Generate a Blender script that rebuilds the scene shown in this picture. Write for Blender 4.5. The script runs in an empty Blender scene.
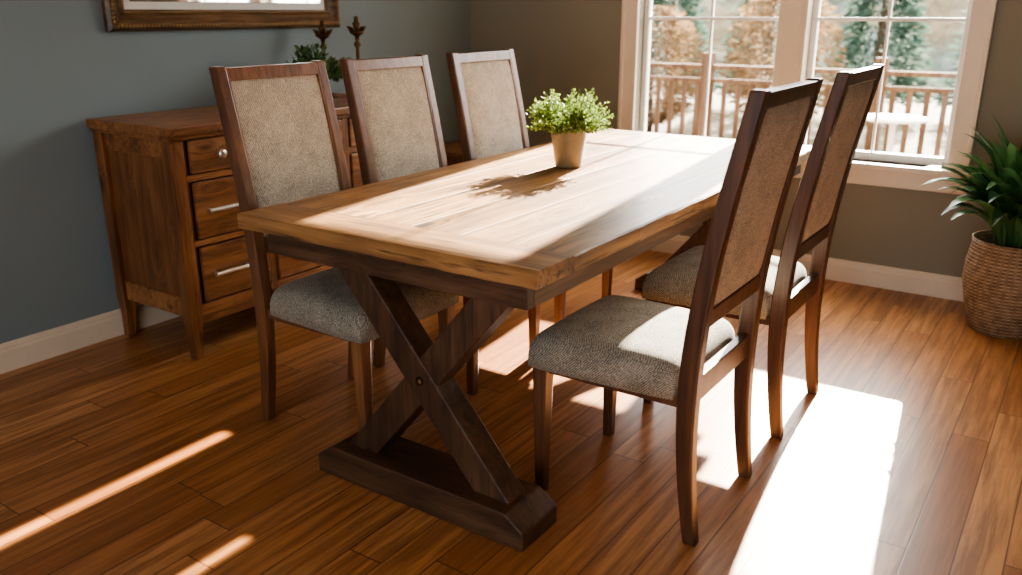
import bpy, bmesh, math, random
import numpy as np
from mathutils import Vector, Matrix
from mathutils import noise as mn
random.seed(7)
S = bpy.context.scene
COL = S.collection

# ---------------------------------------------------------------- helpers
def lin(c):
    return tuple(((v/255)/12.92 if v/255 <= .04045 else ((v/255+.055)/1.055)**2.4) for v in c)+(1,)

def empty(name, loc=(0,0,0), rotz=0):
    e = bpy.data.objects.new(name, None)
    e.empty_display_size = .1
    e.location = loc
    e.rotation_euler = (0,0,rotz)
    COL.objects.link(e)
    return e

def mesh(name, verts, faces, mat, parent=None, smooth=False, bevel=0, segs=2, loc=None):
    me = bpy.data.meshes.new(name)
    me.from_pydata([tuple(v) for v in verts], [], faces)
    me.update()
    bm = bmesh.new(); bm.from_mesh(me)
    bmesh.ops.recalc_face_normals(bm, faces=bm.faces)
    bm.to_mesh(me); bm.free()
    ob = bpy.data.objects.new(name, me)
    COL.objects.link(ob)
    if mat: me.materials.append(mat)
    if smooth:
        for p in me.polygons: p.use_smooth = True
    if bevel:
        m = ob.modifiers.new('bevel','BEVEL'); m.width = bevel; m.segments = segs
        m.limit_method = 'ANGLE'; m.harden_normals = False
    if parent: ob.parent = parent
    if loc: ob.location = loc
    return ob

BF = [(0,1,2,3),(4,7,6,5),(0,4,5,1),(1,5,6,2),(2,6,7,3),(3,7,4,0)]
def bv(x0,x1,y0,y1,z0,z1):
    return [(x0,y0,z0),(x1,y0,z0),(x1,y1,z0),(x0,y1,z0),(x0,y0,z1),(x1,y0,z1),(x1,y1,z1),(x0,y1,z1)]
def box(name, x0,x1,y0,y1,z0,z1, mat, parent=None, bevel=0, segs=2):
    return mesh(name, bv(x0,x1,y0,y1,z0,z1), BF, mat, parent, bevel=bevel, segs=segs)
def boxes(name, lst, mat, parent=None, bevel=0):
    V=[];F=[]
    for b in lst:
        n=len(V); V+=bv(*b); F+=[tuple(i+n for i in f) for f in BF]
    return mesh(name,V,F,mat,parent,bevel=bevel)

def rings(name, R, mat, parent=None, smooth=False, bevel=0, cap=True, closed=True):
    V=[];F=[];n=len(R[0])
    for r in R: V+=list(r)
    for i in range(len(R)-1):
        for j in range(n if closed else n-1):
            a=i*n+j; b=i*n+(j+1)%n
            F.append((a,b,b+n,a+n))
    if cap:
        F.append(tuple(range(n-1,-1,-1))); k=(len(R)-1)*n
        F.append(tuple(range(k,k+n)))
    return mesh(name,V,F,mat,parent,smooth=smooth,bevel=bevel)

def lathe(name, prof, mat, parent=None, segs=40, center=(0,0,0)):
    R=[]
    for r,z in prof:
        R.append([(center[0]+r*math.cos(2*math.pi*j/segs),center[1]+r*math.sin(2*math.pi*j/segs),center[2]+z) for j in range(segs)])
    return rings(name,R,mat,parent,smooth=True)

def leaves(name, L, mat, parent=None):
    V=[];F=[]
    for p,d,l,w in L:
        d=Vector(d).normalized(); p=Vector(p)
        s=d.cross(Vector((random.uniform(-1,1),random.uniform(-1,1),random.uniform(-1,1))))
        if s.length<1e-4: s=d.orthogonal()
        s.normalize(); nrm=d.cross(s)
        n=len(V)
        V+=[p, p+d*l*.5+s*w*.5+nrm*w*.15, p+d*l, p+d*l*.5-s*w*.5+nrm*w*.15]
        F+=[(n,n+1,n+2,n+3)]
    me=bpy.data.meshes.new(name); me.from_pydata([tuple(v) for v in V],[],F); me.update()
    me.materials.append(mat)
    ob=bpy.data.objects.new(name,me); COL.objects.link(ob)
    if parent: ob.parent=parent
    return ob

# ---------------------------------------------------------------- materials
class NT:
    def __init__(s,name):
        s.m=bpy.data.materials.new(name); s.m.use_nodes=True
        s.t=s.m.node_tree; s.t.nodes.clear()
        s.out=s.n('ShaderNodeOutputMaterial'); s.b=s.n('ShaderNodeBsdfPrincipled')
        s.l(s.b.outputs[0],s.out.inputs[0])
    def n(s,k,**kw):
        x=s.t.nodes.new(k)
        for a,b in kw.items(): setattr(x,a,b)
        return x
    def l(s,a,b): s.t.links.new(a,b)
    def math(s,op,a,b=None):
        x=s.n('ShaderNodeMath',operation=op)
        for i,v in enumerate((a,b)):
            if v is None: continue
            if isinstance(v,(int,float)): x.inputs[i].default_value=v
            else: s.l(v,x.inputs[i])
        return x.outputs[0]
    def ramp(s,fac,stops):
        r=s.n('ShaderNodeValToRGB'); e=r.color_ramp.elements
        e[0].position=stops[0][0]; e[0].color=stops[0][1]
        e[1].position=stops[-1][0]; e[1].color=stops[-1][1]
        for p,c in stops[1:-1]:
            x=e.new(p); x.color=c
        s.l(fac,r.inputs[0]); return r.outputs[0]
    def mix(s,fac,a,b,mode='MIX'):
        x=s.n('ShaderNodeMixRGB',blend_type=mode)
        for i,v in enumerate((fac,a,b)):
            if isinstance(v,(int,float)): x.inputs[i].default_value=v
            elif isinstance(v,tuple): x.inputs[i].default_value=v
            else: s.l(v,x.inputs[i])
        return x.outputs[0]
    def noise(s,vec,scale,detail=4,rough=.55):
        x=s.n('ShaderNodeTexNoise'); x.inputs['Scale'].default_value=scale
        x.inputs['Detail'].default_value=detail; x.inputs['Roughness'].default_value=rough
        if vec is not None: s.l(vec,x.inputs['Vector'])
        return x.outputs['Fac']
    def bump(s,h,st,dist=.002):
        x=s.n('ShaderNodeBump'); x.inputs['Strength'].default_value=st; x.inputs['Distance'].default_value=dist
        s.l(h,x.inputs['Height']); s.l(x.outputs[0],s.b.inputs['Normal'])
    def set(s,**kw):
        for k,v in kw.items(): s.b.inputs[k.replace('_',' ')].default_value=v

def plain(name,c,rough=.6,metal=0,noise=0.06):
    t=NT(name); col=lin(c)
    tc=t.n('ShaderNodeTexCoord'); f=t.noise(tc.outputs['Object'],9,3)
    dk=tuple(v*(1-noise*2) for v in col[:3])+(1,); lt=tuple(min(1,v*(1+noise*2)) for v in col[:3])+(1,)
    t.l(t.ramp(f,[(.3,dk),(.7,lt)]),t.b.inputs['Base Color'])
    t.set(Roughness=rough,Metallic=metal)
    return t.m

def wood(name,dark,mid,light,axis='z',rough=.4,across=38,along=2.2,coat=0.0,knots=0.0,var=.25,spec=.5,lowmix=.45,streak=0.0,bump=.25,ks=6.5,kr=.13):
    t=NT(name)
    tc=t.n('ShaderNodeTexCoord'); oi=t.n('ShaderNodeObjectInfo')
    mp=t.n('ShaderNodeMapping'); t.l(tc.outputs['Object'],mp.inputs['Vector'])
    sc=[across]*3; sc['xyz'.index(axis)]=along; mp.inputs['Scale'].default_value=sc
    add=t.n('ShaderNodeVectorMath',operation='ADD')
    cmb=t.n('ShaderNodeCombineXYZ'); r=t.math('MULTIPLY',oi.outputs['Random'],37.0)
    kd=None
    if knots:
        vo=t.n('ShaderNodeTexVoronoi'); vo.inputs['Scale'].default_value=1.0
        m2=t.n('ShaderNodeMapping'); s2=[ks]*3; s2['xyz'.index(axis)]=ks*.34; m2.inputs['Scale'].default_value=s2
        t.l(tc.outputs['Object'],m2.inputs['Vector']); t.l(m2.outputs[0],vo.inputs['Vector'])
        kd=vo.outputs['Distance']
        bend=t.ramp(kd,[(.0,(1,1,1,1)),(.34,(0,0,0,1))])
        r=t.math('ADD',r,t.math('MULTIPLY',bend,2.2))
    for i in range(3): t.l(r,cmb.inputs[i])
    t.l(mp.outputs[0],add.inputs[0]); t.l(cmb.outputs[0],add.inputs[1])
    v=add.outputs[0]
    g1=t.noise(v,1.0,6,.65)
    g2=t.noise(v,.22,3,.5)
    f=t.math('ADD',t.math('MULTIPLY',g1,.6),t.math('MULTIPLY',g2,.4))
    col=t.ramp(f,[(.36,lin(dark)),(.5,lin(mid)),(.66,lin(light))])
    lo=t.noise(tc.outputs['Object'],3.2,3)
    col=t.mix(t.ramp(lo,[(.38,(.0,.0,.0,1)),(.7,(lowmix,)*3+(1,))]),col,lin(dark))
    if streak:
        g3=t.noise(v,2.6,3,.7)
        col=t.mix(t.ramp(g3,[(.53,(0,0,0,1)),(.66,(streak,)*3+(1,))]),col,lin(tuple(x*.6 for x in dark)))
    if knots:
        k=t.ramp(kd,[(kr*.35,(knots,)*3+(1,)),(kr,(0,0,0,1))])
        col=t.mix(k,col,lin(tuple(x*.42 for x in dark)))
    hv=t.n('ShaderNodeHueSaturation'); t.l(col,hv.inputs['Color'])
    t.l(t.math('ADD',t.math('MULTIPLY',oi.outputs['Random'],var),1-var/2),hv.inputs['Value'])
    t.l(hv.outputs[0],t.b.inputs['Base Color'])
    t.set(Roughness=rough,Coat_Weight=coat,Coat_Roughness=.2); t.b.inputs['Specular IOR Level'].default_value=spec
    t.bump(g1,bump,.0015)
    return t.m

def fabric(name,a,b,scale=520):
    t=NT(name); tc=t.n('ShaderNodeTexCoord'); o=tc.outputs['Object']
    sp=t.n('ShaderNodeSeparateXYZ'); t.l(o,sp.inputs[0])
    n1=t.noise(o,scale*.45,3,.7)
    def wv(x): return t.math('SINE',t.math('MULTIPLY',x,850.0))
    wa=t.math('MULTIPLY',wv(sp.outputs[0]),wv(t.math('ADD',sp.outputs[2],sp.outputs[1])))
    h=t.math('ADD',t.math('MULTIPLY',wa,.16),n1)
    big=t.noise(o,14,3)
    h2=t.math('ADD',h,t.math('MULTIPLY',t.math('SUBTRACT',big,.5),.25))
    t.l(t.ramp(h2,[(.32,lin(a)),(.68,lin(b))]),t.b.inputs['Base Color'])
    t.set(Roughness=.95); t.b.inputs['Specular IOR Level'].default_value=.15
    t.b.inputs['Sheen Weight'].default_value=.1
    t.bump(h,.5,.0018)
    return t.m

def leafmat(name,a,b,trans=.35,rough=.45):
    t=NT(name); g=t.n('ShaderNodeNewGeometry')
    f=g.outputs['Random Per Island']
    c=t.ramp(f,[(0,lin(a)),(1,lin(b))])
    t.l(c,t.b.inputs['Base Color']); t.set(Roughness=rough)
    tr=t.n('ShaderNodeBsdfTranslucent'); t.l(c,tr.inputs[0])
    mx=t.n('ShaderNodeMixShader'); mx.inputs[0].default_value=trans
    t.l(t.b.outputs[0],mx.inputs[1]); t.l(tr.outputs[0],mx.inputs[2]); t.l(mx.outputs[0],t.out.inputs[0])
    return t.m

def floormat():
    t=NT('oak_floor'); tc=t.n('ShaderNodeTexCoord'); sp=t.n('ShaderNodeSeparateXYZ'); t.l(tc.outputs['Object'],sp.inputs[0])
    W=.108; Lp=1.25
    xr=t.math('DIVIDE',sp.outputs[0],W); row=t.math('FLOOR',xr); fx=t.math('FRACT',xr)
    wn=t.n('ShaderNodeTexWhiteNoise',noise_dimensions='1D'); t.l(row,wn.inputs['W'])
    yr=t.math('ADD',t.math('DIVIDE',sp.outputs[1],Lp),t.math('MULTIPLY',wn.outputs['Value'],9.0))
    pk=t.math('FLOOR',yr); fy=t.math('FRACT',yr)
    c=t.n('ShaderNodeCombineXYZ'); t.l(row,c.inputs[0]); t.l(pk,c.inputs[1])
    w2=t.n('ShaderNodeTexWhiteNoise',noise_dimensions='2D'); t.l(c.outputs[0],w2.inputs['Vector'])
    rnd=w2.outputs['Value']
    gx=t.n('ShaderNodeCombineXYZ')
    t.l(t.math('ADD',t.math('MULTIPLY',sp.outputs[0],46.0),t.math('MULTIPLY',rnd,91.0)),gx.inputs[0])
    t.l(t.math('MULTIPLY',sp.outputs[1],2.6),gx.inputs[1]); t.l(t.math('MULTIPLY',rnd,17.0),gx.inputs[2])
    g=t.noise(gx.outputs[0],1.0,6,.65)
    base=t.ramp(rnd,[(0,lin((158,104,62))),(.3,lin((182,126,78))),(.7,lin((198,144,94))),(1,lin((166,112,66)))])
    col=t.mix(t.ramp(g,[(.40,(.75,.75,.75,1)),(.6,(0,0,0,1))]),base,lin((126,80,46)))
    ex=t.math('MINIMUM',fx,t.math('SUBTRACT',1.0,fx)); ey=t.math('MULTIPLY',t.math('MINIMUM',fy,t.math('SUBTRACT',1.0,fy)),Lp/W)
    e=t.math('MINIMUM',ex,ey)
    gap=t.ramp(e,[(.009,(1,1,1,1)),(.027,(0,0,0,1))])
    col=t.mix(t.math('MULTIPLY',gap,.75),col,lin((64,36,18)))
    t.l(col,t.b.inputs['Base Color'])
    rr=t.ramp(g,[(.3,(.38,)*3+(1,)),(.7,(.28,)*3+(1,))]); t.l(rr,t.b.inputs['Roughness'])
    h=t.math('SUBTRACT',t.math('MULTIPLY',g,.5),t.math('MULTIPLY',gap,.5))
    t.bump(h,.2,.001)
    return t.m

def wallmat(name,c):
    t=NT(name); tc=t.n('ShaderNodeTexCoord'); o=tc.outputs['Object']
    f=t.noise(o,1.2,2); col=lin(c)
    t.l(t.ramp(f,[(.3,tuple(v*.94 for v in col[:3])+(1,)),(.7,tuple(v*1.05 for v in col[:3])+(1,))]),t.b.inputs['Base Color'])
    t.set(Roughness=.75); t.bump(t.noise(o,220,3),.12,.001)
    return t.m

M={}
M['floor']=floormat()
M['wall_l']=wallmat('wall_paint_lit',(126,139,142))  # bluer copy of the one wall paint, tinted for its light
M['wall_b']=wallmat('wall_paint_backlit',(138,133,117))  # same paint as the left wall, backlit look put in the tint
M['ceil']=wallmat('ceiling_white',(225,222,214))
M['trim']=plain('trim_paint',(226,212,190),.4,noise=.02)
M['chair']=wood('chair_walnut_backlit',(54,34,23),(88,58,39),(114,77,53),'z',.34,coat=.2,across=60,along=3)  # right-hand chairs: backlit shade painted into the wood colour
M['chair_l']=wood('chair_walnut_lit',(72,46,30),(114,76,50),(140,98,66),'z',.34,coat=.2,across=60,along=3)  # same walnut, lit copy in lighter tones for the left-hand chairs
M['fab']=fabric('back_linen',(116,109,98),(206,198,182))
M['seat']=fabric('seat_tweed',(80,75,66),(172,164,148))
M['top']=wood('table_oak_top',(88,60,35),(164,121,75),(208,165,110),'y',.42,across=22,along=1.1,knots=.95,coat=.05,var=.35,lowmix=.6,streak=.85,bump=.6,ks=6.0,kr=.16)
M['topx']=wood('table_oak_end',(84,57,33),(156,114,70),(200,157,104),'x',.42,across=22,along=1.1,knots=.95,coat=.05,var=.35,lowmix=.6,streak=.85,bump=.6,ks=6.0,kr=.16)
M['base_x']=wood('table_base_x',(42,28,18),(78,54,36),(106,77,53),'x',.5,across=40,along=3,knots=.8,streak=.5,ks=8,kr=.13)
M['base_z']=wood('table_base_z',(42,28,18),(78,54,36),(106,77,53),'z',.5,across=40,along=3,knots=.8,streak=.5,ks=8,kr=.13)
M['base_y']=wood('table_base_y',(56,38,24),(96,67,44),(124,90,61),'y',.5,across=40,along=3)
M['sb_y']=wood('sideboard_y',(88,55,31),(150,100,58),(184,130,82),'y',.4,across=34,along=2.4,coat=.12,knots=.8,streak=.5,ks=7,kr=.13)
M['sb_z']=wood('sideboard_z',(84,51,29),(136,89,51),(166,114,70),'z',.4,across=34,along=2.4,coat=.12,knots=.8,streak=.5,ks=7,kr=.13)
M['dark']=plain('shadow_gap',(28,16,10),.7)
M['steel']=plain('brushed_nickel',(225,222,214),.38,1.0,.03)
M['bronze']=plain('aged_bronze',(96,70,44),.4,.8,.1)
M['frame']=wood('frame_wood',(62,42,26),(104,78,52),(140,112,78),'y',.4,across=60,along=6)
M['gold']=plain('frame_gilt',(150,122,80),.4,.5,.1)
M['mat']=plain('mat_board',(214,212,204),.6,noise=.02)
M['pot']=plain('glazed_pot',(130,118,98),.35,noise=.1)
M['soil']=plain('soil',(48,34,24),.95,noise=.2)
M['herb']=leafmat('herb_leaf',(62,88,38),(146,166,84),.35)
M['stem']=plain('stem',(80,100,44),.6)
M['lily']=leafmat('broad_leaf',(38,74,42),(90,130,76),.25,.3)
M['fern']=leafmat('small_leaf',(50,74,42),(104,130,76),.3)

# ---------------------------------------------------------------- room
XL=-3.32; YB=4.42; XR=2.2; YR=-2.8; H=2.6
ox0,ox1,oz0,oz1=-2.165,-.545,.62,2.15
box('floor',XL-.12,XR+.12,YR-.12,YB+.15,-.1,0,M['floor'])
box('ceiling',XL-.12,XR+.12,YR-.12,YB+.15,H,H+.1,M['ceil'])
box('wall_left',XL-.12,XL,YR-.12,YB+.15,0,H,M['wall_l'])
boxes('wall_back',[(XL,ox0,YB,YB+.15,0,H),(ox1,XR,YB,YB+.15,0,H),(ox0,ox1,YB,YB+.15,0,oz0),(ox0,ox1,YB,YB+.15,oz1,H)],M['wall_b'])
box('wall_right',XR,XR+.12,YR-.12,YB+.15,0,H,M['wall_b'])
boxes('wall_front',[(XL,-1.7,YR-.12,YR,0,H),(1.7,XR,YR-.12,YR,0,H),(-1.7,1.7,YR-.12,YR,2.35,H)],M['wall_l'])
def baseboard(name,axis,a0,a1,p,sgn):
    prof=[(0,0),(.017,0),(.017,.082),(.013,.09),(.013,.098),(.006,.11),(0,.112)]
    R=[]
    for a in (a0,a1):
        R.append([((p+sgn*d),a,z) if axis=='y' else (a,(p+sgn*d),z) for d,z in prof])
    rings(name,R,M['trim'])
baseboard('baseboard_left','y',YR,YB,XL,1)
baseboard('baseboard_back','x',XL+.017,XR-.017,YB,-1)
baseboard('baseboard_right','y',YR,YB,XR,-1)

# window
w=empty('window_1',((ox0+ox1)/2,YB,0)); cx=(ox0+ox1)/2
def wb(name,x0,x1,y0,y1,z0,z1,mat=None,bevel=.004): return box(name,x0-cx,x1-cx,y0,y1,z0,z1,mat or M['trim'],w,bevel)
wb('casing_left',ox0-.09,ox0,-.024,0,oz0,oz1)
wb('casing_right',ox1,ox1+.09,-.024,0,oz0,oz1)
wb('casing_left_bead',ox0-.095,ox0-.075,-.034,-.0,oz0,oz1)
wb('casing_right_bead',ox1+.075,ox1+.095,-.034,-.0,oz0,oz1)
wb('casing_head',ox0-.12,ox1+.12,-.028,0,oz1,oz1+.12)
wb('stool',ox0-.13,ox1+.13,-.055,.06,oz0-.03,oz0)
wb('apron',ox0-.10,ox1+.10,-.02,0,oz0-.11,oz0-.03)
wb('mullion',-1.395,-1.255,-.022,.13,oz0,oz1)
wb('mullion_face',-1.37,-1.28,-.03,-.02,oz0,oz1)
gl=NT('window_glass')
tr=gl.n('ShaderNodeBsdfTransparent'); go=gl.n('ShaderNodeBsdfGlossy'); go.inputs['Roughness'].default_value=.02
fr=gl.n('ShaderNodeFresnel'); fr.inputs[0].default_value=1.4
mx=gl.n('ShaderNodeMixShader'); gl.l(fr.outputs[0],mx.inputs[0]); gl.l(tr.outputs[0],mx.inputs[1]); gl.l(go.outputs[0],mx.inputs[2]); gl.l(mx.outputs[0],gl.out.inputs[0])
M['sash']=plain('sash_white',(235,235,230),.4,noise=.02)
for k,(a,b) in enumerate([(ox0,-1.395),(-1.255,ox1)]):
    s=.028
    boxes_l=[(a-cx,a+s-cx,.06,.10,oz0,oz1),(b-s-cx,b-cx,.06,.10,oz0,oz1),(a+s-cx,b-s-cx,.06,.10,oz0,oz0+.04),(a+s-cx,b-s-cx,.06,.10,oz1-.04,oz1),
             (a+s-cx,b-s-cx,.07,.09,1.278,1.295)]
    boxes(f'sash_{k+1}',boxes_l,M['sash'],w,.003)
    m=(a+b)/2-cx
    boxes(f'muntin_{k+1}',[(m-.006,m+.006,.072,.088,oz0+.04,1.278),(m-.006,m+.006,.072,.088,1.295,oz1-.04)],M['sash'],w)
    mesh(f'glass_{k+1}',[(a+s-cx,.08,oz0+.04),(b-s-cx,.08,oz0+.04),(b-s-cx,.08,oz1-.04),(a+s-cx,.08,oz1-.04)],[(0,1,2,3)],gl.m,w)

# ---------------------------------------------------------------- dining table
tx0,tx1,ty0,ty1,tz=-2.03,-.99,1.555,3.85,.76
tcx,tcy=(tx0+tx1)/2,(ty0+ty1)/2
T=empty('dining_table',(tcx,tcy,0))
hx,hy=(tx1-tx0)/2,(ty1-ty0)/2
TH=.044; bb=.17; g=.0012
def worn_board(name,x0,x1,y0,y1,z0,z1,mat,axis,wl,wr):
    """plank; wl / wr = amount of hand wear on its low-side / high-side edge"""
    n=60; R=[]
    a0,a1=(y0,y1) if axis=='y' else (x0,x1)
    for i in range(n+1):
        a=a0+(a1-a0)*i/n
        dl=wl*mn.noise(Vector((a*14,1.3,x0*5+y0*3))); dr=wr*mn.noise(Vector((a*14,7.7,x0*5+y0*3)))
        nz=abs(mn.noise(Vector((a*9,3.1,x0+y0))))
        cl=.0006+wl*(.9+.9*nz); cr=.0006+wr*(.9+.9*nz)
        b0,b1=(x0+dl,x1+dr) if axis=='y' else (y0+dl,y1+dr)
        P=[(b0,z0),(b1,z0),(b1,z1-cr),(b1-cr,z1),(b0+cl,z1),(b0,z1-cl)]
        R.append([(b,a,z) if axis=='y' else (a,b,z) for b,z in P])
    return rings(name,R,mat,T)
worn_board('breadboard_end_1',-hx,hx,-hy,-hy+bb,tz-TH,tz,M['topx'],'x',.004,0)
worn_board('breadboard_end_2',-hx,hx,hy-bb,hy,tz-TH,tz,M['topx'],'x',0,.004)
nb=6; bw=2*hx/nb
for i in range(nb):
    worn_board(f'top_board_{i+1}',-hx+i*bw+g/2,-hx+(i+1)*bw-g/2,-hy+bb+g,hy-bb-g,tz-TH,tz-.0003,M['top'],'y',.0038 if i==0 else 0,.0038 if i==nb-1 else 0)
ax0,ax1=-hx+.07,hx-.055
az0,az1=tz-TH-.075,tz-TH
boxes('apron_ends',[(ax0,ax1,-hy+.045,-hy+.075,az0,az1),(ax0,ax1,hy-.075,hy-.045,az0,az1)],M['base_x'],T,.003)
boxes('apron_sides',[(ax0,ax0+.028,-hy+.075,hy-.075,az0,az1),(ax1-.028,ax1,-hy+.075,hy-.075,az0,az1)],M['base_y'],T,.003)
def beam(name,p0,p1,wd,y0,y1,mat,parent):
    a=Vector((p0[0],0,p0[1])); b=Vector((p1[0],0,p1[1])); d=(b-a).normalized(); n=Vector((-d.z,0,d.x))
    def pt(base,s):
        q=base+n*s*wd/2
        t=(base.z-q.z)/d.z
        return q+d*t
    P=[pt(a,-1),pt(a,1),pt(b,1),pt(b,-1)]
    V=[(p.x,y0,p.z) for p in P]+[(p.x,y1,p.z) for p in P]
    return mesh(name,V,BF,mat,parent,bevel=.004)
ccx=-1.39-tcx
for k,yc in enumerate((-hy+.085,hy-.085)):
    zb=.095
    x0,x1=ccx-.375,ccx+.365; y0,y1=yc-.085,yc+.085
    prof=[(x0,0),(x1,0),(x1,.055),(x1-.055,zb),(x0+.055,zb),(x0,.055)]
    rings(f'foot_beam_{k+1}',[[(x,y0,z) for x,z in prof],[(x,y1,z) for x,z in prof]],M['base_x'],T,bevel=.005)
    yb_=yc+(.045 if k==0 else -.045)
    box(f'head_beam_{k+1}',ccx-.33,ccx+.31,yc-.005 if k==0 else yb_-.05,yb_+.05 if k==0 else yc+.005,az0+.005,az1,M['base_x'],T,.004)
    ztop=az0+.006
    beam(f'cross_brace_{k*2+1}',(ccx-.235,zb-.002),(ccx+.235,ztop),.088,yc-.036,yc+.036,M['base_z'],T)
    beam(f'cross_brace_{k*2+2}',(ccx+.235,zb-.002),(ccx-.235,ztop),.088,yc-.040,yc+.040,M['base_z'],T)
    lathe(f'bolt_{k+1}',[(.0,0),(.013,.0),(.013,.004),(.008,.009),(0,.0095)],M['bronze'],T,16).matrix_local=Matrix.Translation((ccx,yc-.040,(zb+ztop)/2))@Matrix.Rotation(math.pi/2,4,'X')

# ---------------------------------------------------------------- chairs
zc=[0,.2,.45,.7,.95,1.16]; yc_=[-.238,-.214,-.204,-.230,-.272,-.318]
pf=np.polyfit(zc,yc_,4)
def py(z): return float(np.polyval(pf,z))
def cushion(name,wf,wr,y0,y1,z0,zs,z1,crown,mat,parent,n=26):
    us=[math.sin(math.pi/2*(-1+2*i/n)) for i in range(n+1)]
    V=[];F=[]
    for j,v in enumerate(us):
        y=(y0+y1)/2+v*(y1-y0)/2
        for i,u in enumerate(us):
            t=(v+1)/2; wdt=wr+(wf-wr)*t
            x=u*wdt/2*(1-.03*abs(v)**10); yy=y-(v*.012*abs(u)**10)
            f=(max(0,1-abs(u)**12)*max(0,1-abs(v)**12))**.5
            z=zs+(z1-zs)*f+crown*(1-u*u)*(1-v*v)
            V.append((x,yy,z))
    m=n+1
    for j in range(n):
        for i in range(n):
            a=j*m+i; F.append((a,a+1,a+m+1,a+m))
    edge=[i for i in range(m)]+[j*m+n for j in range(1,m)]+[n*m+i for i in range(n-1,-1,-1)]+[j*m for j in range(n-1,0,-1)]
    k=len(V)
    for e in edge:
        x,y,z=V[e]; V.append((x,y,z0))
    L=len(edge)
    for q in range(L):
        a,b=edge[q],edge[(q+1)%L]; F.append((a,k+q,k+(q+1)%L,b))
    F.append(tuple(range(k+L-1,k-1,-1)))
    return mesh(name,V,F,mat,parent,smooth=True)
def chair(loc,rotz,W):
    C=empty('dining_chair',loc,rotz)
    px=.205; pw=.040; pd=.050
    for s,nm in ((-1,'rear_post_1'),(1,'rear_post_2')):
        R=[]
        N=22
        for i in range(N+1):
            z=1.162*i/N; y=py(z)
            wv=pw*(.82+.18*min(1,z/.35)); d=pd*(.72+.28*min(1,z/.4)) if z<.5 else pd*(1-.28*(z-.5)/.66)
            x=s*px
            R.append([(x-wv/2,y-d/2,z),(x+wv/2,y-d/2,z),(x+wv/2,y+d/2,z),(x-wv/2,y+d/2,z)])
        rings(nm,R,W,C,bevel=.005)
    for s,nm in ((-1,'front_leg_1'),(1,'front_leg_2')):
        R=[]
        for z,q in ((0,.030),(.15,.035),(.41,.046)):
            x=s*.205; y=.222
            R.append([(x-q/2,y-q/2,z),(x+q/2,y-q/2,z),(x+q/2,y+q/2,z),(x-q/2,y+q/2,z)])
        rings(nm,R,W,C,bevel=.004)
    boxes('seat_rails',[(-.212,-.192,-.185,.20,.375,.405),(.192,.212,-.185,.20,.375,.405),(-.185,.185,.212,.234,.375,.405)],W,C,.003)
    def crossrail(nm,z0,z1,d):
        R=[]
        for i in range(9):
            u=-1+2*i/8; x=u*(px-pw/2+.004)
            ya,yb=py(z0),py(z1)
            R.append([(x,ya-d/2,z0),(x,ya+d/2,z0),(x,yb+d/2,z1),(x,yb-d/2,z1)])
        rings(nm,R,W,C,bevel=.003)
    crossrail('back_seat_rail',.385,.455,.026)
    crossrail('back_lower_rail',.585,.635,.030)
    crossrail('crest_rail',1.118,1.157,.034)
    hw=px-pw/2+.003
    n=16; V=[];F=[]
    zlo,zhi=.632,1.121
    zz=[zlo+(zhi-zlo)*j/n for j in range(n+1)]
    for side in (1,-1):
        for j,z in enumerate(zz):
            v=-1+2*j/n
            for i in range(n+1):
                u=math.sin(math.pi/2*(-1+2*i/n))
                f=(max(0,1-u**6)*max(0,1-v**8))**.5
                V.append((u*hw,py(z)+side*(.009+.011*f),z))
    m=n+1
    for s in (0,1):
        o=s*m*m
        for j in range(n):
            for i in range(n):
                a=o+j*m+i; F.append((a,a+1,a+m+1,a+m))
    mesh('back_upholstery',V,F,M['fab'],C,smooth=True)
    for s in (-1,1):
        R=[]
        for j in range(13):
            z=zlo+(zhi-zlo)*j/12; y=py(z); x=s*(hw-.004)
            R.append([(x-.005,y-.018,z),(x+.005,y-.018,z),(x+.005,y+.018,z),(x-.005,y+.018,z)])
        rings('inner_bead_%d'%(1 if s<0 else 2),R,W,C,bevel=.003)
    cushion('seat',.485,.44,-.178,.265,.394,.43,.49,.018,M['seat'],C)
    return C
rL=-math.pi/2
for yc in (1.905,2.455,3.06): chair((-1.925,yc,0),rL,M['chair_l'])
rR=math.pi/2
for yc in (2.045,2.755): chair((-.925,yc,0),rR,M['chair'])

# ---------------------------------------------------------------- sideboard
SB=empty('sideboard',(-3.04,2.545,0))
xb,xf=-.26,.245; yw=.67
box('top_slab',xb,xf+.03,-yw-.02,yw+.02,.885,.92,M['sb_y'],SB,.006)
box('top_moulding',xb,xf+.014,-yw-.008,yw+.008,.868,.886,M['sb_y'],SB,.005)
box('carcass',xb+.01,xf-.02,-yw+.02,yw-.02,.17,.87,M['sb_z'],SB)
for i,(x,y) in enumerate([(xb+.03,-yw+.03),(xf-.03,-yw+.03),(xb+.03,yw-.03),(xf-.03,yw-.03)]):
    sx=1 if x>0 else -1; sy=-1 if y<0 else 1
    R=[]
    for z,q,of in ((0,.036,.012),(.10,.046,.002),(.17,.058,0),(.87,.058,0)):
        cx_=x+ (of if x>0 else 0); cy_=y+sy*of*.8
        R.append([(cx_-q/2,cy_-q/2,z),(cx_+q/2,cy_-q/2,z),(cx_+q/2,cy_+q/2,z),(cx_-q/2,cy_+q/2,z)])
    rings(f'corner_leg_{i+1}',R,M['sb_z'],SB,bevel=.004)
cols=[-.61,-.235,.235,.61]
rows=[(.225,.445),(.48,.70),(.735,.862)]
xs=xf-.02
boxes('front_stiles',[(xs,xs+.012,c-.018,c+.018,.17,.868) for c in cols[1:3]],M['sb_z'],SB,.002)
boxes('front_rails',[(xs,xs+.011,-.61,.61,a,b) for a,b in ((.17,.218),(.45,.474),(.705,.73),(.863,.869))],M['sb_y'],SB,.002)
boxes('side_rails',[(xb+.06,xf-.06,s*(yw-.02)-.008,s*(yw-.02)+.008,a,b) for s in (-1,1) for a,b in ((.17,.25),(.80,.868))],M['sb_y'],SB,.003)
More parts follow.
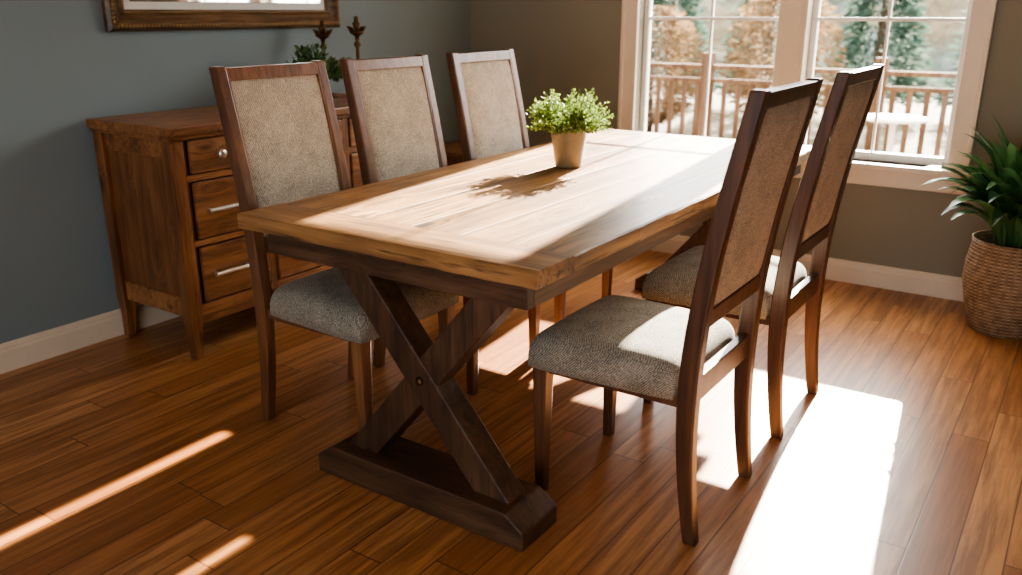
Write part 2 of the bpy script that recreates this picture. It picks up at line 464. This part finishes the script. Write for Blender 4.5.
boxes('bottom_apron',[(xs-.006,xs+.008,-.61,.61,.135,.17)],M['sb_y'],SB,.003)
def tube(nm,p,q,rad):
    p=Vector(p);q=Vector(q);d=(q-p).normalized();o=d.orthogonal().normalized();o2=d.cross(o)
    R=[[tuple(P+(o*math.cos(a)+o2*math.sin(a))*rad) for a in [2*math.pi*j/12 for j in range(12)]] for P in (p,q)]
    rings(nm,R,M['steel'],SB,smooth=False)
k=0
for c in range(3):
    ya=cols[c]+.024; yb=cols[c+1]-.024
    for r,(za,zb_) in enumerate(rows):
        k+=1
        mesh(f'drawer_gap_{k}',[(xs+.0006,ya-.005,za-.005),(xs+.0006,yb+.005,za-.005),(xs+.0006,yb+.005,zb_+.005),(xs+.0006,ya-.005,zb_+.005)],[(0,1,2,3)],M['dark'],SB)
        box(f'drawer_front_{k}',xs+.001,xs+.02,ya,yb,za,zb_,M['sb_y'],SB,.004)
        ym=(ya+yb)/2 - (.035 if c==0 else 0); zm=(za+zb_)/2
        if r<2:
            hl=.095
            tube(f'pull_bar_{k}',(xs+.050,ym-hl,zm),(xs+.050,ym+hl,zm),.009)
            tube(f'pull_post_a_{k}',(xs+.019,ym-hl*.8,zm),(xs+.050,ym-hl*.8,zm),.007)
            tube(f'pull_post_b_{k}',(xs+.019,ym+hl*.8,zm),(xs+.050,ym+hl*.8,zm),.007)
        else:
            o=lathe(f'knob_{k}',[(0,0),(.010,0),(.008,.012),(.019,.018),(.019,.026),(.010,.031),(0,.032)],M['steel'],SB,20)
            o.matrix_local=Matrix.Translation((xs+.019,ym,zm))@Matrix.Rotation(math.pi/2,4,'Y')

# decor on sideboard
def candlestick(loc,h):
    C=empty('candlestick',loc)
    prof=[(0,0),(.05,0),(.052,.008),(.03,.02),(.012,.035),(.010,h*.3),(.02,h*.34),(.022,h*.37),(.009,h*.42),(.008,h*.62),(.018,h*.66),(.009,h*.70),(.012,h*.76),(.034,h*.80),(.036,h*.82),(.014,h*.83),(.016,h*.88),(.02,h*.92),(.017,h*.93),(0,h*.93)]
    lathe('stem',prof,M['bronze'],C,28)
    lathe('candle',[(0,h*.92),(.011,h*.92),(.011,h*1.0),(.003,h*1.005),(0,h*1.005)],M['bronze'],C,16)
    L=[]
    for a in range(10):
        an=a*math.pi/5; L.append(((.012*math.cos(an),.012*math.sin(an),h*.80),(math.cos(an),math.sin(an),.9),.05,.022))
    leaves('petals',L,M['bronze'],C)
candlestick((-3.17,3.03,.92),.36)
candlestick((-3.02,3.11,.92),.38)
P=empty('potted_fern',(-3.03,2.82,.92))
lathe('pot',[(0,0),(.035,0),(.05,.03),(.052,.09),(.048,.095),(.044,.09),(0,.088)],M['pot'],P,28)
L=[]
for i in range(90):
    a=random.uniform(0,6.283); el=random.uniform(.25,1.45); ln=random.uniform(.12,.215)
    d=Vector((math.cos(a)*math.cos(el)*.85,math.sin(a)*math.cos(el),math.sin(el)))
    for j in range(10):
        t=(j+1)/10; p=Vector((0,0,.09))+d*ln*t+Vector((0,0,-.05*t*t))
        dd=d+Vector((random.uniform(-.9,.9),random.uniform(-.9,.9),random.uniform(-.6,.6)))
        L.append((p,dd,.035,.02))
leaves('foliage',L,M['fern'],P)

E=empty('end_table',(-3.02,3.95,0))
box('top',-.2,.2,-.2,.2,.545,.57,M['sb_y'],E,.005)
box('drawer_box',-.17,.17,-.17,.17,.45,.545,M['sb_y'],E,.003)
for i,(x,y) in enumerate([(-.16,-.16),(.16,-.16),(.16,.16),(-.16,.16)]):
    rings(f'leg_{i+1}',[[(x+a*q,y+b*q,z) for a,b in ((-1,-1),(1,-1),(1,1),(-1,1))] for z,q in ((0,.012),(.45,.02),(.545,.02))],M['sb_z'],E)

# ---------------------------------------------------------------- wall mirror
FR=empty('wall_mirror',(XL,2.64,1.70))
fy0,fy1,fz0,fz1=-.635,.635,-.455,.50
prof=[(0,0),(.0,.022),(.012,.036),(.03,.038),(.045,.026),(.06,.030),(.07,.018),(.085,.014),(.085,0)]
V=[];F=[]
corn=[(fy0,fz0,1,1),(fy1,fz0,-1,1),(fy1,fz1,-1,-1),(fy0,fz1,1,-1)]
for (y,z,sy,sz) in corn:
    for i,o in prof: V.append((o+.001,y+sy*i,z+sz*i))
n=len(prof)
for c in range(4):
    for j in range(n-1):
        a=c*n+j; b=((c+1)%4)*n+j; F.append((a,b,b+1,a+1))
mesh('frame',V,F,M['frame'],FR)
def beadrow(nm,inset,r,step,out,mat):
    bm=bmesh.new()
    pts=[]
    y=fy0+inset
    while y<fy1-inset: pts+= [(y,fz0+inset),(y,fz1-inset)]; y+=step
    z=fz0+inset
    while z<fz1-inset: pts+=[(fy0+inset,z),(fy1-inset,z)]; z+=step
    for (yy,zz) in pts:
        bmesh.ops.create_icosphere(bm,subdivisions=1,radius=r,matrix=Matrix.Translation((out,yy,zz)))
    me=bpy.data.meshes.new(nm); bm.to_mesh(me); bm.free(); me.materials.append(mat)
    o=bpy.data.objects.new(nm,me); COL.objects.link(o); o.parent=FR
beadrow('outer_beads',.021,.008,.0165,.038,M['gold'])
beadrow('inner_beads',.074,.005,.011,.02,M['gold'])
mm=NT('mirror_glass'); mm.set(Roughness=.03,Metallic=1.0); mm.b.inputs['Base Color'].default_value=(.86,.88,.86,1)
i=.085
box('bevel_border',.002,.008,fy0+i,fy1-i,fz0+i,fz1-i,M['mat'],FR)
i=.115
box('mirror_pane',.008,.011,fy0+i,fy1-i,fz0+i,fz1-i,mm.m,FR,.002)

# ---------------------------------------------------------------- herb pot on table
HP=empty('potted_herb',(-1.635,2.785,tz))
lathe('pot',[(0,0),(.046,0),(.05,.004),(.070,.135),(.072,.15),(.067,.152),(.063,.14),(0,.135)],M['pot'],HP,40)
lathe('soil',[(0,.136),(.062,.136),(.03,.142),(0,.144)],M['soil'],HP,24)
L=[];V=[];F=[]
for i in range(230):
    a=random.uniform(0,6.283); el=math.asin(random.uniform(.02,1)); ln=random.uniform(.10,.155)
    d=Vector((math.cos(a)*math.cos(el)*.9,math.sin(a)*math.cos(el)*.9,math.sin(el)*1.08))
    base=Vector((math.cos(a)*.03,math.sin(a)*.03,.14))
    tip=base+d*ln; s=d.orthogonal().normalized()*.0012; s2=d.cross(s).normalized()*.0012
    k=len(V); V+=[base+s,base-s,tip]; F.append((k,k+1,k+2))
    V+=[base+s2,base-s2,tip]; F.append((k+3,k+4,k+5))
    for j in range(24):
        t=.3+.7*random.random(); p=base+d*ln*t
        dd=d*.5+Vector((random.uniform(-1,1),random.uniform(-1,1),random.uniform(-.6,1)))
        L.append((p,dd,random.uniform(.009,.018),random.uniform(.006,.009)))
mesh('stems',V,F,M['stem'],HP)
leaves('foliage',L,M['herb'],HP)

# ---------------------------------------------------------------- large basket plant
BP=empty('potted_peace_lily',(-.19,4.08,0))
bk=NT('wicker'); tc=bk.n('ShaderNodeTexCoord'); sp=bk.n('ShaderNodeSeparateXYZ'); bk.l(tc.outputs['Object'],sp.inputs[0])
an=bk.math('ARCTAN2',sp.outputs[1],sp.outputs[0])
rz=bk.math('SINE',bk.math('MULTIPLY',sp.outputs[2],420.0)); ra=bk.math('SINE',bk.math('MULTIPLY',an,44.0))
hh=bk.math('ADD',bk.math('MULTIPLY',rz,.35),bk.math('MULTIPLY',bk.math('MULTIPLY',ra,rz),.3))
nn=bk.noise(tc.outputs['Object'],30,3)
h2=bk.math('ADD',bk.math('MULTIPLY',hh,.6),nn)
bk.l(bk.ramp(h2,[(.1,lin((88,66,48))),(.5,lin((138,112,84))),(.9,lin((176,150,118)))]),bk.b.inputs['Base Color']); bk.set(Roughness=.75); bk.bump(hh,.8,.004)
lathe('basket',[(0,0),(.125,0),(.135,.01),(.165,.12),(.185,.22),(.183,.30),(.170,.38),(.173,.405),(.163,.405),(.155,.36),(0,.355)],bk.m,BP,56)
lathe('soil',[(0,.358),(.150,.358),(.08,.37),(0,.372)],M['soil'],BP,24)
V=[];F=[]
for i in range(160):
    a=random.uniform(0,6.283); 
    lean=random.uniform(.1,1.15); ln=random.uniform(.36,.66)*(1-.1*lean)
    r0=random.uniform(0,.09)
    out=Vector((math.cos(a),math.sin(a),0)); 
    reach=.82
    if out.y>0: reach=.82-.5*out.y
    side=Vector((-out.y,out.x,0)); w0=random.uniform(.026,.044)
    N=10; p=Vector((out.x*r0,out.y*r0,.36)); el=math.pi/2-lean*.5; k=len(V)
    for j in range(N+1):
        t=j/N
        wd=w0*(.18+ .82*math.sin(math.pi*min(1,max(0,(t-.18)/.82))**.85)) if t>.18 else w0*.18
        if t>=1: wd=.0008
        nrm=Vector((-math.sin(el)*out.x,-math.sin(el)*out.y,math.cos(el)))
        V+=[p-side*wd+nrm*wd*.35,p,p+side*wd+nrm*wd*.35]
        step=ln/N
        p=p+Vector((out.x*math.cos(el)*reach,out.y*math.cos(el)*reach,math.sin(el)))*step
        el-= (0.06+.28*lean*t)
    for j in range(N):
        b=k+j*3; F+=[(b,b+1,b+4,b+3),(b+1,b+2,b+5,b+4)]
me=bpy.data.meshes.new('leaves'); me.from_pydata([tuple(v) for v in V],[],F); me.update(); me.materials.append(M['lily'])
for pgn in me.polygons: pgn.use_smooth=True
o=bpy.data.objects.new('leaves',me); COL.objects.link(o); o.parent=BP

# ---------------------------------------------------------------- exterior
M['ground']=plain('autumn_ground',(88,80,56),.9,noise=.2)
M['deckw']=wood('deck_wood',(70,54,42),(100,80,64),(126,102,82),'x',.9,across=20,along=2,spec=.15)
M['fence']=wood('fence_wood',(74,52,38),(104,78,58),(132,102,78),'z',.9,across=20,along=2,spec=.2)
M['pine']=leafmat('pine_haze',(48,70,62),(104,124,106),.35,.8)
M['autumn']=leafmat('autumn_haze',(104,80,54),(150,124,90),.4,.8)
M['white']=plain('white_enamel',(235,235,232),.5,noise=.02)
box('ground_outside',-60,40,YB+.16,80,-.7,-.6,M['ground'])
boxes('deck',[(-6.5,3.5,YB+.17+i*.14,YB+.17+i*.14+.132,-.2,-.16) for i in range(28)],M['deckw'])
D=empty('deck_railing',(0,8.2,-.16))
boxes('rails',[(-6.5,3.5,-.045,.045,.95,.99),(-6.5,3.5,-.02,.02,.10,.15),(-6.5,3.5,-.02,.02,.82,.86)],M['fence'],D)
boxes('balusters',[(-6.45+i*.14,-6.405+i*.14,-.012,.012,.15,.82) for i in range(71)],M['fence'],D)
boxes('posts',[(-6.5+i*1.6,-6.4+i*1.6,-.05,.05,0,1.1) for i in range(7)],M['fence'],D)
PT=empty('patio_table',(-1.22,6.7,-.16))
lathe('top',[(0,.735),(.22,.735),(.225,.745),(.22,.757),(0,.757)],M['white'],PT,40)
lathe('pedestal',[(0,0),(.17,0),(.17,.015),(.03,.04),(.022,.1),(.022,.70),(.08,.735),(0,.735)],M['white'],PT,24)
def tree_mesh(h,r,n,conic=True,ls=1.0):
    L=[]
    for i in range(n):
        t=random.random()**1.1; z=h*(.08+.92*t); a=random.uniform(0,6.283)
        rr=(r*(1-t)**.8 if conic else r*math.sqrt(max(.05,1-(2*t-1)**2)))*random.uniform(.35,1)
        d=Vector((math.cos(a),math.sin(a),random.uniform(-.5,.3)))
        L.append(((rr*math.cos(a),rr*math.sin(a),z),d,random.uniform(.08,.22)*ls,random.uniform(.03,.07)*ls))
    return L
def tree(name,loc,h,r,mat,conic,n=5000,ls=1.2):
    Tn=empty(name,loc)
    leaves('foliage',tree_mesh(h,r,n,conic,ls),mat,Tn)
    lathe('trunk',[(0,0),(h*.03,0),(h*.02,h*.4),(0,h*.85)],M['deckw'],Tn,10)
for i in range(8):
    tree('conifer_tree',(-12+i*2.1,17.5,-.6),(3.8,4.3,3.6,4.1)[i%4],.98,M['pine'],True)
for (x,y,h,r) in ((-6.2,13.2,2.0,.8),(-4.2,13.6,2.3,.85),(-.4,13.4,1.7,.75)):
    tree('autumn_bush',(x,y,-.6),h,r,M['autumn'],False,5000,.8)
hm=NT('hillside_woods_hazed'); tc=hm.n('ShaderNodeTexCoord')
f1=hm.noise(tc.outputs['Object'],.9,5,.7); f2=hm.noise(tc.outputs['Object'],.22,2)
hm.l(hm.mix(hm.ramp(f2,[(.42,(0,0,0,1)),(.6,(1,1,1,1))]),hm.ramp(f1,[(.35,lin((64,84,80))),(.65,lin((118,136,130)))]),hm.ramp(f1,[(.35,lin((98,84,62))),(.65,lin((146,132,106)))])),hm.b.inputs['Base Color']); hm.set(Roughness=.95)  # blue-green tone has pale distance haze painted in
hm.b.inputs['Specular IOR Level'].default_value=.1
V=[];F=[];nx,nz=260,26
for j in range(nz+1):
    for i in range(nx+1):
        x=-34+60*i/nx; t=j/nz; y=27+11*t
        top=6.5+1.6*mn.noise(Vector((x*.25,0,0)))+1.3*abs(mn.noise(Vector((x*.9,2,0))))
        z=-.7+top*t+ .7*mn.noise(Vector((x*.8,y*.8,t*9)))*min(1,t*4)
        V.append((x,y+.9*mn.noise(Vector((x*.7,t*6,5))),z))
for j in range(nz):
    for i in range(nx):
        a=j*(nx+1)+i; F.append((a,a+1,a+nx+2,a+nx+1))
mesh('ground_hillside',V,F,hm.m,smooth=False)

# ---------------------------------------------------------------- light
sund=Vector((.115,-1,-.465)).normalized()
W=bpy.data.worlds.new('sky'); S.world=W; W.use_nodes=True
nt=W.node_tree; bg=nt.nodes['Background']
tcw=nt.nodes.new('ShaderNodeTexCoord')
dp=nt.nodes.new('ShaderNodeVectorMath'); dp.operation='DOT_PRODUCT'; dp.inputs[1].default_value=tuple(-sund)
nt.links.new(tcw.outputs['Generated'],dp.inputs[0])
rp=nt.nodes.new('ShaderNodeValToRGB'); nt.links.new(dp.outputs['Value'],rp.inputs[0])
e=rp.color_ramp.elements; e[0].position=.0; e[0].color=(.86,.92,1,1); e[1].position=1; e[1].color=(1,.96,.90,1)
st=nt.nodes.new('ShaderNodeMapRange'); st.inputs['From Min'].default_value=.3; st.inputs['From Max'].default_value=1
st.inputs['To Min'].default_value=4.4; st.inputs['To Max'].default_value=23
nt.links.new(dp.outputs['Value'],st.inputs['Value']); nt.links.new(st.outputs[0],bg.inputs[1]); nt.links.new(rp.outputs[0],bg.inputs[0])
sun=bpy.data.lights.new('sun','SUN'); sun.energy=76; sun.angle=math.radians(.9); sun.color=(1,.92,.79)
so=bpy.data.objects.new('sun',sun); COL.objects.link(so); so.location=(-1,9,6)
so.rotation_euler=sund.to_track_quat('-Z','Y').to_euler()
# added area lights, no real lamps, imitating sun streaks on the near floor
def strip(loc,wx,wy,rot,en):
    l=bpy.data.lights.new('added_sun_streak','AREA'); l.shape='RECTANGLE'; l.size=wx; l.size_y=wy
    l.energy=en; l.spread=math.radians(1.2); l.color=(1,.88,.7)
    o=bpy.data.objects.new('added_sun_streak',l); COL.objects.link(o); o.location=loc; o.rotation_euler=(0,0,rot)
strip((-2.185,1.16,2.56),.04,.78,.02,.95)
strip((-1.66,1.09,2.56),.022,.22,.02,.14)

S.view_settings.look='AgX - Medium High Contrast'
# ---------------------------------------------------------------- camera
cam=bpy.data.cameras.new('camera'); co=bpy.data.objects.new('camera',cam); COL.objects.link(co)
cam.sensor_width=36; cam.lens=850*36/1022; cam.clip_start=.05; cam.clip_end=300
cam.dof.use_dof=True; cam.dof.focus_distance=2.6; cam.dof.aperture_fstop=2.4
co.location=(0,0,1.32); co.rotation_euler=(math.radians(90-17.96),0,math.radians(34.3))
S.camera=co
